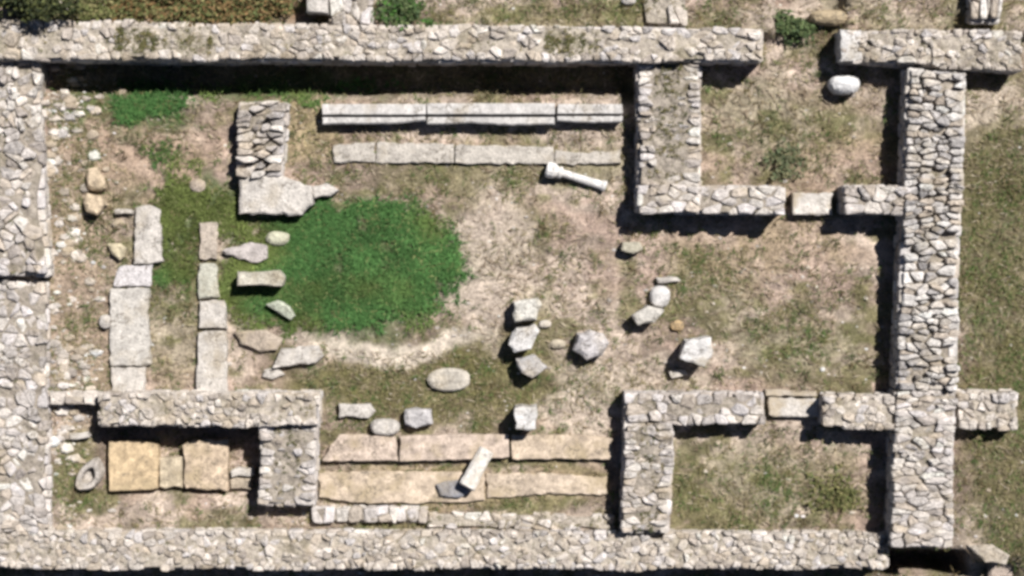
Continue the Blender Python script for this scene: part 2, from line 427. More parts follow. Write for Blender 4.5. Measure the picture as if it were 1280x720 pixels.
# ------------------------------------------------------------------ ground: one sheet, fine on the site, coarse out to the horizon
def paint(px, py):
    """Ground colours: dust, tan earth, brown humus, mossy ground, a dark trench strip."""
    x, y = (px - 640) * MPP, (360 - py) * MPP
    wx = px + (fbm(x * 1.1, y * 1.1, 41) - 0.5) * 90 + (fbm(x * 4, y * 4, 47, 3) - 0.5) * 40
    wy = py + (fbm(x * 1.1, y * 1.1, 43) - 0.5) * 90 + (fbm(x * 4, y * 4, 49, 3) - 0.5) * 40
    n = fbm(x * 0.8 + 5, y * 1.3, 21, 5)[..., None]; n2 = fbm(x * 2.2, y * 3.0, 31, 5)[..., None]
    c = np.array([0.24, 0.185, 0.145]) * (1 - sstep(0.38, 0.60, n)) + np.array([0.41, 0.335, 0.275]) * sstep(0.38, 0.60, n)
    c = c * (1 - 0.8 * sstep(0.50, 0.62, n2)) + np.array([0.14, 0.13, 0.06]) * 0.8 * sstep(0.50, 0.62, n2)
    n3 = fbm(x * 3.2 + 9, y * 5.5, 35, 4)[..., None]
    c = c * (0.50 + 1.0 * n3)
    n5 = fbm(x * 1.1 + 3, y * 2.0 + 8, 37, 4)[..., None]; m5 = .7 * sstep(.55, .68, n5); c = c * (1 - m5) + np.array([0.37, 0.275, 0.225]) * m5
    def lay(m, col, s=1.0):
        nonlocal c
        m = np.clip(m, 0, 1)[..., None] * s; c = c * (1 - m) + np.array(col) * m
    olive = (0.135, 0.135, 0.055); dust = (0.47, 0.395, 0.325); moss = (0.06, 0.10, 0.03); rust = (0.17, 0.095, 0.04); pink = (0.36, 0.265, 0.195)
    for m, col, s in (
        (ell(wx, wy, 560, 480, 190, 52), (0.115, 0.105, 0.042), .9), (ell(wx, wy, 640, 215, 170, 34), olive, .6), (ell(wx, wy, 1260, 420, 70, 330), (0.115, 0.105, 0.05), .85),
        (ell(wx, wy, 960, 600, 110, 62), olive, .5), (ell(wx, wy, 1000, 160, 110, 60), olive, .45), (ell(wx, wy, 890, 340, 60, 36), olive, .5), (ell(wx, wy, 1000, 430, 90, 40), olive, .55),
        (ell(wx, wy, 210, 400, 40, 90), olive, .4), (ell(wx, wy, 660, 20, 130, 22), olive, .6), (ell(wx, wy, 850, 20, 80, 22), olive, .5), (ell(wx, wy, 1100, 22, 80, 18), olive, .5),
        (ell(wx, wy, 100, 590, 36, 46), olive, .8), (ell(wx, wy, 660, 640, 70, 18), olive, .6), (ell(wx, wy, 660, 285, 40, 30), olive, .5),
        (ell(wx, wy, 260, 15, 150, 26), rust, .8), (ell(wx, wy, 1030, 40, 30, 20), (0.09, 0.06, 0.035), .8),
        (ell(wx, wy, 620, 340, 55, 100), dust, .8), (ell(px + (wx - px) * .35, py + (wy - py) * .35 - 14 * np.sin((px - 400) / 60), 490, 426, 115, 15), (.52, .45, .37), 1.0), (ell(wx, wy, 735, 520, 45, 35), dust, .75), (ell(wx, wy, 170, 185, 80, 45), pink, .7),
        (ell(wx, wy, 960, 300, 130, 36), pink, .6), (ell(wx, wy, 1040, 200, 60, 40), pink, .5), (ell(wx, wy, 800, 470, 90, 24), dust, .6), (ell(wx, wy, 380, 160, 40, 45), (0.36, 0.285, 0.17), .7),
        (ell(wx, wy, 1245, 130, 40, 30), dust, .7), (ell(wx, wy, 1090, 10, 110, 18), dust, .4), (ell(wx, wy, 960, 25, 50, 22), dust, .6), (ell(wx, wy, 95, 350, 50, 200), (0.29, 0.22, 0.16), .7),
        (ell(wx, wy, 560, 610, 190, 34), (0.33, 0.26, 0.16), .6), (ell(wx, wy, 445, 330, 130, 76, .3), moss, .9), (ell(wx, wy, 250, 270, 60, 40), moss, .8), (ell(wx, wy, 320, 370, 44, 44), moss, .9),
        (ell(wx, wy, 145, 130, 85, 26), moss, .8), (box_mask(px, py, 60, 70, 790, 116, 10), (0.10, 0.095, 0.05), .7), (ell(wx, wy, 360, 112, 110, 14), moss, .6)):  # the box lays a dark brown strip along the trench
        lay(m, col, s)
    return np.clip(c, 0.02, 0.55)

def axis(a, b, step, far):
    s = list(np.arange(a, b + 1e-6, step)); d = step
    lo, hi = [s[0]], [s[-1]]
    while hi[-1] < far: d *= 1.35; hi.append(hi[-1] + d); lo.append(lo[-1] - d)
    return np.array(lo[:0:-1] + s + hi[1:])
gx = axis(-8.8, 8.8, 0.04, 400); gy = axis(-5.2, 5.2, 0.04, 400)
GX, GY = np.meshgrid(gx, gy); near = np.exp(-np.maximum(0, np.maximum(np.abs(GX) - 9, np.abs(GY) - 6)) / 6)
GZ = ground_z(GX, GY) * near
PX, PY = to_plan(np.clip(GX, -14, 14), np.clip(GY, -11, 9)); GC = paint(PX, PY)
far_n = fbm(GX * 0.15, GY * 0.15, 77, 5)[..., None]
GC = GC * near[..., None] + (1 - near[..., None]) * (np.array([0.30, 0.25, 0.17]) * far_n + np.array([0.14, 0.14, 0.06]) * (1 - far_n))
nX, nY = len(gx), len(gy); idx = np.arange(nX * nY).reshape(nY, nX)
me = bpy.data.meshes.new('ground')
me.from_pydata(np.stack([GX, GY, GZ], -1).reshape(-1, 3).tolist(), [], np.stack([idx[:-1, :-1], idx[:-1, 1:], idx[1:, 1:], idx[1:, :-1]], -1).reshape(-1, 4).tolist())
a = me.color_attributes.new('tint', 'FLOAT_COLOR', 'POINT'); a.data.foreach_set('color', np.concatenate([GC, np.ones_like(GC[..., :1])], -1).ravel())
me.materials.append(M_GROUND); me.shade_smooth()
ground = bpy.data.objects.new('ground', me); COL.objects.link(ground); ground['kind'] = 'structure'

# ------------------------------------------------------------------ walls
stone_wall('stone_wall', 'long north wall of pale rubble running along the top, deep shadow at its foot', 'wall',
           [(-60, 24), (-60, 74), (955, 77), (955, 36)], 0.66, 'cream', 5, 0.15, 0.30, 11, earth=((.20, .32), (.73, .80)), gap=0.97, tuft=16, hvar=0.03, wild=0.42, fill=0.035)
stone_wall('stone_wall', 'short rubble wall in the upper right corner, pale squared stone at its left end', 'wall',
           [(1054, 38), (1054, 76), (1278, 90), (1278, 38)], 0.58, 'cream', 6, 0.12, 0.25, 12, gap=0.97, hvar=0.035, tuft=6, wild=0.42, fill=0.03)
stone_wall('stone_wall', 'thick east wall of coarse grey stones with dark gaps, upright on the right', 'wall',
           [(1210, 90), (1136, 84), (1121.5, 488), (1197, 488)], 0.62, 'grey', 4, 0.105, 0.12, 13, hvar=0.055, gap=0.88, wild=0.30, fill=0.12, aniso=0.9)
stone_wall('stone_wall', 'lower end of the thick east wall, tight bright small stones below the stub wall', 'wall',
           [(1196, 490), (1120, 490), (1114, 684), (1189, 684)], 0.61, 'pale', 5, 0.095, 0.12, 33, hvar=0.03, gap=0.95, wild=0.40, fill=0.06)
stone_wall('stone_wall', 'low stub wall sticking out from the east wall into the right hand meadow', 'wall',
           [(1196, 490), (1196, 536), (1274, 536), (1274, 490)], 0.48, 'cream', 4, 0.15, 0.4, 14, wild=0.42, gap=0.96)
stone_wall('stone_wall', 'upright partition wall with an earth filled core, left side of the upper right room', 'wall',
           [(797, 78), (877, 78), (877, 234), (797, 234)], 0.48, 'pale', 5, 0.105, 0.95, 15, hvar=0.045, drop=0.05, gap=0.90, tuft=170, fill=0.04)
stone_wall('stone_wall', 'front wall of upper right room, left of the square threshold stone', 'wall',
           [(796, 232), (796, 266), (980, 268), (980, 233)], 0.60, 'pale', 3, 0.24, 0.1, 16, gap=0.96, wild=0.42, hvar=0.03)
stone_wall('stone_wall', 'short wall between the square threshold stone and the east wall', 'wall',
           [(1055, 232), (1055, 267), (1139, 267), (1139, 232)], 0.60, 'pale', 3, 0.2, 0.2, 17, gap=0.97, wild=0.42)
stone_wall('stone_wall', 'back wall of lower right room, left of the narrow threshold slabs', 'wall',
           [(780, 491), (780, 529), (956, 531), (956, 493)], 0.48, 'pale', 3, 0.24, 0.3, 18, gap=0.96, wild=0.42)
stone_wall('stone_wall', 'short wall joining the east wall, right of the narrow threshold slabs', 'wall',
           [(1030, 495), (1030, 534), (1118, 535), (1118, 495)], 0.54, 'cream', 4, 0.15, 0.25, 19, gap=0.97, wild=0.42, fill=0.03)
stone_wall('stone_wall', 'upright wall on the left side of the lower right room, two rows of pale stones', 'wall',
           [(780, 528), (843, 530), (838, 668), (777, 668)], 0.54, 'pale', 4, 0.11, 0.7, 20, drop=0.03, gap=0.92, tuft=60)
stone_wall('stone_wall', 'long south wall of worn cream rubble along the bottom edge', 'wall',
           [(-60, 664), (-60, 712), (1112, 712), (1112, 668)], 0.34, 'cream', 6, 0.115, 0.2, 21, gap=0.97, tuft=14, hvar=0.035, wild=0.45, fill=0.035)
stone_wall('stone_wall', 'back wall of the small lower left room with the two amber slabs', 'wall',
           [(122, 493), (122, 534), (398, 534), (398, 492)], 0.62, 'cream', 5, 0.12, 0.3, 22, gap=0.97, tuft=22, hvar=0.035, wild=0.45, fill=0.035)
stone_wall('stone_wall', 'stubby upright wall on the right side of the small lower left room', 'wall',
           [(326, 532), (396, 532), (392, 634), (322, 634)], 0.50, 'pale', 4, 0.125, 0.7, 23, drop=0.06, gap=0.92, tuft=60, wild=0.38, hvar=0.05)
stone_wall('stone_wall', 'upper half of the broad west wall of loose pale rubble', 'wall',
           [(-60, 74), (44, 74), (60, 346), (-60, 346)], 0.46, 'pale', 9, 0.14, 0.12, 24, ztop_b=0.56, ragged=0.18, wob=1.8, hvar=0.06, drop=0.05, gap=0.95, tuft=20, wild=0.48, fill=0.05)
stone_wall('stone_wall', 'lower half of the broad west wall, below a dark step', 'wall',
           [(-60, 352), (58, 352), (62, 668), (-60, 668)], 0.38, 'pale', 9, 0.13, 0.12, 25, ragged=0.18, wob=1.8, hvar=0.045, drop=0.03, gap=0.98, tuft=5, wild=0.48, fill=0.035)
stone_wall('stone_pier', 'short coursed rubble pier at upper left, above the big flat boulder', 'pier',
           [(296, 128), (360, 128), (352, 222), (294, 222)], 0.36, 'pale', 3, 0.12, 0.3, 26, hvar=0.08, drop=0.1, gap=0.88, fill=0.12)
stone_wall('stone_wall', 'stub of pale wall beyond the north wall at upper left, beside a dark hole', 'wall',
           [(412, -30), (412, 32), (464, 32), (464, -30)], 0.62, 'pale', 3, 0.2, 0.3, 27, gap=0.96, wild=0.4)
stone_wall('stone_wall', 'half buried stub of wall beyond the north wall, above the earth filled partition', 'wall',
           [(802, -30), (802, 32), (858, 32), (858, -30)], 0.42, 'cream', 3, 0.2, 0.6, 28, drop=0.15, gap=0.9, tuft=60, wild=0.4, fill=0.03)
stone_wall('stone_wall', 'stub of narrow coursed wall in the top right corner', 'wall',
           [(1214, -40), (1214, 28), (1252, 28), (1252, -40)], 0.66, 'grey', 2, 0.12, 0.2, 29, gap=0.9)
stone_wall('stone_kerb', 'low kerb of small square stones between the long tan slab and the south wall', 'kerb',
           [(388, 634), (388, 655), (536, 655), (536, 634)], 0.14, 'pale', 1, 0.2, 0, 30, gap=0.95)
stone_wall('stone_kerb', 'earth covered kerb continuing right of the small square stones', 'kerb',
           [(536, 640), (536, 660), (772, 664), (772, 642)], 0.10, 'cream', 2, 0.2, 0.6, 31, drop=0.3, gap=0.92, tuft=100, wild=0.42, fill=0.02)
stone_wall('stone_kerb', 'thin line of flat stones joined to the back wall of the small lower left room', 'kerb',
           [(62, 490), (62, 503), (124, 505), (124, 491)], 0.40, 'cream', 1, 0.22, 0, 32, gap=0.97)

# ------------------------------------------------------------------ cut slabs
CR = (0.49, 0.455, 0.415); WH = (0.57, 0.55, 0.53); LAV = (0.52, 0.49, 0.485); TAN = (0.455, 0.37, 0.285); PNK = (0.455, 0.37, 0.305); AMB = (0.45, 0.345, 0.22); GRY = (0.42, 0.40, 0.395)
block('threshold_slab', 'square pale threshold stone in the gap of the front wall of the upper right room', 'threshold',
      [(992, 241), (1040, 241), (1040, 268), (992, 268)], 0.22, CR, M_WORN, ch=0.025, seed=1)
block('threshold_slab', 'narrow pale threshold slab in the doorway gap of lower right room', 'threshold',
      [(960, 497), (1026, 499), (1024, 522), (961, 520)], 0.14, CR, M_WORN, ch=0.02, seed=2)
block('threshold_slab', 'thin strip of stone along the back edge of the narrow threshold slab', 'threshold',
      [(958, 488), (1020, 490), (1022, 495), (958, 494)], 0.17, (0.40, 0.35, 0.29), M_WORN, ch=0.012, seed=3)
block('end_stone', 'pale squared stone capping the left end of the upper right corner wall', 'stone block',
      [(1050, 38), (1076, 38), (1077, 76), (1052, 75)], 0.58, WH, ch=0.03, seed=4, base=0.0)

block('stone_block', 'pale block standing left of the wall stub beyond the north wall, dark hollow below', 'stone block', [(382, -14), (410, -14), (410, 16), (384, 16)], 0.5, CR, seed=71, ch=0.03)
def moulded(label, x0, x1, yb, yf, h, seed, dy=0):
    """A long step block with a groove under its nosing; profile swept along the block."""
    R = random.Random(seed); xa, ya = P(x0, yb, h); xb, _ = P(x1, yb, h); _, yc = P(x0, yf, h)
    D = ya - yc; g = gz((xa + xb) / 2, yc)
    prof = [(0, -0.06), (0, h - 0.012), (0.015, h), (D * 0.52, h), (D * 0.55, h - 0.008), (D * 0.555, h - 0.20), (D * 0.69, h - 0.20), (D * 0.695, h - 0.03), (D * 0.73, h - 0.025), (D * 0.93, h - 0.03),
            (D, h - 0.055), (D, h - 0.09), (D * 0.92, h - 0.11), (D * 0.92, -0.06)]
    n = max(3, int((xb - xa) / 0.07)); m = len(prof); vs = []; fs = []
    for i in range(n + 1):
        t = i / n; x = xa + (xb - xa) * t
        w = (float(vnoise(x * 1.6, 0.5, seed)) - 0.5) * 0.15 + R.uniform(-0.006, 0.006)
        for k, (d, z) in enumerate(prof):
            e = w if 8 <= k <= 12 else 0
            vs.append((x + (R.uniform(-0.01, 0.01) if i in (0, n) else 0), ya - d + e * (0.7 if k > 8 else 0.4) + dy * t * MPP, z + g * 0.3 + R.uniform(-0.003, 0.003)))
    for i in range(n):
        for k in range(m):
            k2 = (k + 1) % m; fs.append((i * m + k, i * m + k2, (i + 1) * m + k2, (i + 1) * m + k))
    fs.append(tuple(range(m))[::-1]); fs.append(tuple(n * m + k for k in range(m)))
    BLOCKED.append([(xa, ya), (xa, yc), (xb, yc), (xb, ya)])
    mb = MB(); mb.add(vs, fs, (.45, .43, .41)); return tag(mb.build('moulded_step', M_MARBLE), label, 'step', 'grooved marble step along the north side')
moulded('left length of the grooved marble step below the north wall, nearest the rubble pier', 403, 532, 130, 154, 0.30, 3)
moulded('middle and longest length of the grooved marble step below the north wall', 534, 693, 129, 154, 0.31, 4)
moulded('short right hand length of the grooved marble step, touching the earth filled partition', 697, 778, 130, 152, 0.29, 5)
G1 = 'worn pale slabs in front of the grooved step'
block('paving_slab', 'leftmost short worn slab of the pale row in front of the grooved step', 'slab', [(416, 181), (468, 178), (468, 202), (418, 203)], 0.07, (0.43, 0.395, 0.35), seed=6, group=G1)
block('paving_slab', 'second pale slab in front of the grooved step, directly below its left length', 'slab', [(469.5, 178), (567, 180), (567, 203), (470, 203)], 0.08, (0.43, 0.395, 0.35), seed=7, group=G1)
block('paving_slab', 'long pale slab in front of the middle of the grooved step', 'slab', [(569, 181), (692, 184), (692, 205), (568, 204)], 0.08, (0.43, 0.395, 0.35), seed=8, group=G1)
block('paving_slab', 'half buried right end slab of the pale row, above the marble column fragment', 'slab', [(694, 188), (735, 191), (776, 188), (777, 204), (693, 205)], 0.06, (0.43, 0.395, 0.35), seed=9, group=G1, rough=0.014)
G2 = 'tan step slabs along the south side'
block('step_slab', 'left pinkish step slab on the south side with a slanted left end', 'slab', [(424, 543), (495, 546), (497, 576), (402, 576)], 0.16, PNK, M_TAN, seed=10, group=G2, ch=0.015, rough=0.009)
block('step_slab', 'long middle pinkish step slab with the white leaning shaft over its edge', 'slab', [(500, 546), (560, 543), (636, 544), (636, 572), (500, 577)], 0.16, PNK, M_TAN, seed=11, group=G2, ch=0.015, rough=0.009)
block('step_slab', 'right step slab behind which the small white upright block stands', 'slab', [(640, 545), (700, 544), (766, 548), (766, 574), (640, 574)], 0.15, TAN, M_TAN, seed=12, group=G2, ch=0.015, rough=0.009)
block('paving_slab', 'long low tan slab between the step slabs and the kerb of small stones', 'slab', [(398, 592), (470, 589), (604, 592), (606, 624), (588, 627), (470, 630), (400, 622)], 0.09, TAN, M_TAN, seed=13, ch=0.02)
block('paving_slab', 'pale worn slab at the right end of the low tan row, beside the shadowed wall', 'slab', [(607, 592), (690, 592), (760, 597), (758, 618), (690, 617), (609, 623)], 0.08, (0.45, 0.37, 0.29), M_TAN, seed=14, ch=0.03, rough=0.014)
G3 = 'broad slabs of the left pavement strip'
block('paving_slab', 'uppermost narrow slab of the broad left strip, slightly right of the others', 'slab', [(170, 260), (184, 256), (200, 262), (202, 328), (167, 329)], 0.12, CR, seed=15, group=G3)
block('paving_slab', 'short slab second from the top in the broad left strip', 'slab', [(149, 333), (190, 331), (188, 357), (141, 358)], 0.11, LAV, seed=16, group=G3)
block('paving_slab', 'long smooth slab, largest of the broad left strip', 'slab', [(138, 361), (187, 361), (184, 400), (189, 456), (138, 457)], 0.13, (0.48, 0.45, 0.41), seed=17, group=G3)
block('paving_slab', 'lowest slab of the broad left strip, touching the small room', 'slab', [(139, 460), (181, 460), (180, 490), (140, 490)], 0.12, CR, seed=18, group=G3)
G4 = 'narrow slabs of the second pavement strip'
block('paving_slab', 'top slab of the narrow strip beside the green grass, split and pinkish', 'slab', [(250, 279), (273, 278), (271, 324), (249, 325)], 0.10, (0.43, 0.37, 0.31), seed=19, group=G4, rough=0.014)
block('paving_slab', 'short second slab of the narrow strip, level with the overhanging flat block', 'slab', [(249, 329), (270, 329), (274, 372), (248, 373)], 0.11, (0.44, 0.43, 0.36), seed=20, group=G4, rough=0.012)
block('paving_slab', 'third slab of the narrow strip, left of the brown flat stone', 'slab', [(249, 377), (281, 375), (283, 411), (250, 410)], 0.13, CR, seed=21, group=G4)
block('paving_slab', 'lowest and longest slab of the narrow strip, ending at the back wall', 'slab', [(248, 415), (283, 414), (283, 491), (245, 491)], 0.13, CR, seed=22, group=G4, rough=0.012)
block('floor_slab', 'large amber slab on the left of the small sunken lower left room', 'slab', [(136, 552), (172, 551), (197, 556), (197, 611), (136, 614)], 0.22, AMB, M_TAN, seed=23, ch=0.012, rough=.008)
block('floor_slab', 'large peach coloured slab on the right of the small sunken room', 'slab', [(229, 556), (240, 551), (285, 550), (284, 613), (231, 611)], 0.23, (0.46, 0.365, 0.27), M_TAN, seed=24, ch=0.02)
block('floor_slab', 'low greyish slab between the amber slab and the peach slab', 'slab', [(199, 572), (227, 571), (228, 609), (199, 610)], 0.17, (0.42, 0.355, 0.26), M_TAN, seed=25, ch=0.02, rough=0.012)
block('stone_block', 'narrow pale stone between the peach slab and the stubby wall', 'stone block', [(288, 587), (316, 585), (318, 594), (288, 596)], 0.2, CR, seed=26)
block('stone_block', 'brownish stone just below the narrow pale stone beside the peach slab', 'stone block', [(287, 599), (314, 598), (313, 611), (288, 611)], 0.15, (0.38, 0.32, 0.25), seed=27)

# ------------------------------------------------------------------ loose stones
block('flat_boulder', 'big pale flat topped boulder above the green grass, below the rubble pier', 'boulder',
      [(298, 226), (318, 219), (350, 220), (388, 234), (392, 254), (378, 268), (300, 267)], 0.30, CR, seed=31, ch=0.04, rough=0.016)
block('stone_block', 'small pale stone on the right edge of the big flat boulder, pointing to the grass', 'stone block',
      [(389, 232), (408, 230), (424, 237), (412, 245), (393, 247)], 0.22, CR, seed=32, ch=0.03, rough=0.012)
block('stone_block', 'wedge shaped pale stone pointing left, at the left edge of the green grass', 'stone block',
      [(276, 314), (312, 303), (334, 308), (334, 322), (322, 330), (306, 325)], 0.14, (0.42, 0.38, 0.36), seed=33, ch=0.025)
boulder('boulder', 'small oval cream stone in the green grass, above the wedge shaped stone', 'boulder', 347, 298, 15, 9, 0.16, (0.46, 0.45, 0.34), seed=34)
block('stone_block', 'raised flat oblong block with a black shadow below, left edge of green grass', 'stone block',
      [(296, 340), (348, 339), (354, 346), (351, 357), (296, 357)], 0.40, (0.46, 0.43, 0.36), seed=35, ch=0.03)
block('stone_block', 'small tilted pale green stone at the lower left of the green grass', 'stone block',
      [(333, 381), (345, 376), (362, 383), (369, 396), (362, 401), (348, 392)], 0.20, (0.44, 0.46, 0.37), seed=36, tilt=(0.1, 0.25), ch=0.03)
block('flat_stone', 'flat brownish stone sunk in the ground below the green grass', 'stone block',
      [(294, 415), (332, 412), (352, 424), (346, 438), (322, 440), (300, 430)], 0.09, (0.37, 0.31, 0.25), seed=37, ch=0.03, rough=0.014)
block('flat_stone', 'large pale flat slab lying loose, left of the dusty arc below the grass', 'stone block',
      [(352, 436), (398, 432), (405, 445), (394, 453), (340, 460), (346, 448)], 0.17, CR, seed=38, ch=0.025)
block('flat_stone', 'small thin stone tucked under the large loose pale slab', 'stone block',
      [(330, 462), (346, 461), (356, 467), (342, 473), (328, 471)], 0.09, CR, seed=39, ch=0.02)
boulder('flat_stone', 'round pale drum like stone lying flat in the olive grass, alone in the middle', 'stone block', 561, 475, 27, 15, 0.16, (0.47, 0.43, 0.37), seed=40, flat=0.35, rough=0.07)
block('stone_block', 'flat pale block with straight edges, left of two rounder ones above the pinkish slabs', 'stone block',
      [(424, 506), (462, 505), (468, 514), (460, 523), (424, 521)], 0.14, CR, seed=41, ch=0.03)
boulder('stone_block', 'rounded pale stone in front of the pinkish step slab, middle one of three', 'stone block', 481, 534, 19, 11, 0.26, CR, seed=42, flat=0.2, rough=0.1)
block('stone_block', 'squarish lavender grey stone beside the joint of the pinkish slabs', 'stone block',
      [(506, 514), (520, 511), (539, 514), (540, 531), (520, 536), (507, 532)], 0.24, GRY, seed=43, ch=0.05)
block('stone_block', 'narrow white upright block standing behind the right hand step slab', 'stone block',
      [(643, 510), (671, 509), (671, 536), (645, 536)], 0.52, WH, seed=44, ch=0.015)
block('stone_block', 'stone coloured dark for shade under the lower end of the white leaning shaft', 'stone block',
      [(545, 607), (562, 601), (588, 604), (592, 614), (575, 622), (550, 620)], 0.17, (0.24, 0.24, 0.26), seed=45, ch=0.04)  # shade at the shaft's lower end is put into this grey
block('stone_block', 'topmost white stone of the three lined up in a column at the centre', 'stone block', [(641, 377), (672, 374), (677, 380), (672, 400), (643, 403)], 0.38, (0.54, 0.52, 0.47), seed=46, ch=0.05, tilt=(0.05, -0.05))
block('stone_block', 'middle white stone of three in a column at the centre, angular with a shadow below', 'stone block',
      [(644, 410), (668, 407), (675, 414), (664, 436), (644, 440), (635, 431)], 0.40, WH, seed=47, ch=0.05, tilt=(0.05, -0.1))
block('stone_block', 'lowest grey stone of three in a column at the centre, pointed at its foot', 'stone block',
      [(644, 450), (668, 444), (685, 459), (664, 472), (650, 465)], 0.36, (0.44, 0.425, 0.42), seed=48, ch=0.05, tilt=(0.15, -0.15))
block('boulder', 'large rounded lavender white stone to the right of the three in a column', 'boulder',
      [(722, 419), (738, 413), (753, 417), (761, 429), (753, 446), (734, 451), (717, 439)], 0.36, LAV, seed=49, ch=0.09, rough=0.012, tilt=(.1, .12))
block('stone_block', 'cubic white block with a sharp dark shadow, right of the round lavender stone', 'stone block',
      [(858, 426), (888, 423), (893, 440), (880, 458), (850, 448)], 0.48, WH, seed=50, ch=0.025)
block('stone_block', 'pale wedge stone casting a dark shadow, just below the small round white stone', 'stone block',
      [(790, 396), (808, 382), (829, 388), (818, 404), (798, 407)], 0.34, (0.53, 0.50, 0.45), seed=51, ch=0.04, tilt=(0.1, 0.1))
boulder('boulder', 'small round white stone above the pale wedge stone', 'boulder', 825, 371, 13, 14, 0.20, WH, seed=52, rough=0.08)
block('flat_stone', 'thin flat sliver of stone above the small round white stone', 'stone block', [(820, 347), (846, 346), (850, 351), (824, 354)], 0.12, CR, seed=53, ch=0.015)
block('stone_block', 'small pale stone with a dark hollow shadow, below the front wall of upper right room', 'stone block', [(778, 303), (800, 303), (804, 312), (790, 318), (776, 312)], 0.22, (0.41, 0.38, 0.30), seed=54, ch=0.03)
block('flat_stone', 'little pale stone below the cubic white block', 'stone block', [(836, 464), (856, 462), (860, 469), (840, 473)], 0.1, CR, seed=55, ch=0.02)
boulder('cobble', 'small ochre cobble on bare earth, between the wedge stone and the cubic block', 'cobble', 846, 407, 9, 7, 0.1, (0.44, 0.31, 0.17), seed=56)
boulder('cobble', 'small pale cobble beside the gap between the two upper central column stones', 'cobble', 681, 405, 8, 5, 0.1, CR, seed=57)
boulder('cobble', 'small pale cobble between the central stone column and the round lavender stone', 'cobble', 697, 430, 10, 6, 0.1, (0.46, 0.40, 0.31), seed=58)
boulder('boulder', 'bright white smooth boulder near the top right, against dark shadow', 'boulder', 1055, 106, 20, 12, 0.36, (0.68, 0.67, 0.66), seed=59, rough=0.14)
boulder('boulder', 'brownish rock beside the dark gap at the right end of the north wall', 'boulder', 1037, 22, 26, 10, 0.3, (0.40, 0.32, 0.21), seed=60)
AM = (0.48, 0.385, 0.275)
block('boulder', 'lower and larger of two rough amber boulders on the left debris slope', 'boulder', [(106, 240), (124, 244), (131, 257), (120, 269), (108, 266), (102, 254)], 0.26, AM, M_TAN, seed=61, ch=0.07, rough=0.016, step=.08, tilt=(.15, -.1))
block('boulder', 'upper of two rough amber boulders on the left debris slope', 'boulder', [(110, 210), (122, 209), (127, 224), (131, 236), (118, 240), (106, 233)], 0.20, AM, M_TAN, seed=62, ch=0.06, rough=0.016, step=.08, tilt=(-.1, .12))
block('boulder', 'yellowish stone beside the gap in the broad left strip of slabs', 'boulder', [(134, 306), (150, 304), (158, 310), (156, 322), (148, 326), (138, 317)], 0.16, (0.46, 0.40, 0.28), M_TAN, seed=63, ch=.05, tilt=(.1, .1))
block('flat_stone', 'thin pale sliver of stone left of the uppermost slab in the broad strip', 'stone block', [(143, 262), (166, 262), (166, 268), (144, 268)], 0.12, CR, seed=64, ch=0.012)
boulder('cobble', 'dark edged cobble left of the long smooth slab', 'cobble', 131, 402, 8, 9, 0.16, CR, seed=65)
boulder('boulder', 'rose white stone on bare earth, between the rubble pier and the left wall', 'boulder', 247, 232, 10, 8, 0.1, (0.43, 0.36, 0.30), seed=66)
block('flat_stone', 'small pale stone near the left end of the back wall, above the hollow stone', 'stone block', [(86, 542), (108, 540), (112, 547), (88, 550)], 0.14, CR, seed=67, ch=0.02)
block('stone_block', 'pale squared block leaning out of the bottom right corner, beyond a dark pit', 'stone block', [(1210, 682), (1240, 680), (1262, 694), (1258, 706), (1232, 704)], 0.12, (0.43, 0.38, 0.32), seed=68, ch=0.03)
block('stone_block', 'second fallen block in the bottom right corner, pinkish, behind the squared one', 'stone block', [(1240, 700), (1266, 702), (1276, 722), (1236, 726)], 0.12, (0.41, 0.34, 0.29), seed=69, ch=0.04)
boulder('cobble', 'tiny white stone at the top edge above the north wall', 'cobble', 786, 1, 9, 5, 0.14, WH, seed=70)

# white shaft, its lower end lying on the stone coloured dark for shade
def shaft(name, label, cat, a, b, za, zb, hw, hh, col, seed):
    R = random.Random(seed); A = np.array([*P(*a, za), za]); B = np.array([*P(*b, zb), zb]); d = B - A; ln = np.linalg.norm(d); d /= ln
    s = np.cross(d, (0, 0, 1)); s /= np.linalg.norm(s); u = np.cross(s, d)
    n = 9; vs = []; fs = []; prof = [(-1, -.6), (-.75, -1), (.75, -1), (1, -.6), (1, .6), (.7, 1), (-.7, 1), (-1, .6)]; m = len(prof)
    for i in range(n + 1):
        t = i / n; k = 0.93 + 0.1 * t
        for p, q in prof:
            vs.append(tuple(A + d * ln * t + s * p * hw * k * R.uniform(.96, 1.04) + u * (q * hh * k * R.uniform(.96, 1.04) - hh)))
    for i in range(n):
        for k in range(m): fs.append((i * m + k, i * m + (k + 1) % m, (i + 1) * m + (k + 1) % m, (i + 1) * m + k))
    fs += [tuple(range(m))[::-1], tuple(n * m + k for k in range(m))]
    fs = [f[::-1] for f in fs]
    mb = MB(); mb.add(vs, fs, col); return tag(mb.build(name, M_MARBLE), label, cat)
shaft('column_shaft', 'white squared shaft leaning across the pinkish slabs onto the stone coloured dark for shade', 'column shaft', (609, 562), (584, 608), 0.24, 0.40, 0.125, 0.10, (.49, .465, .43), 5)

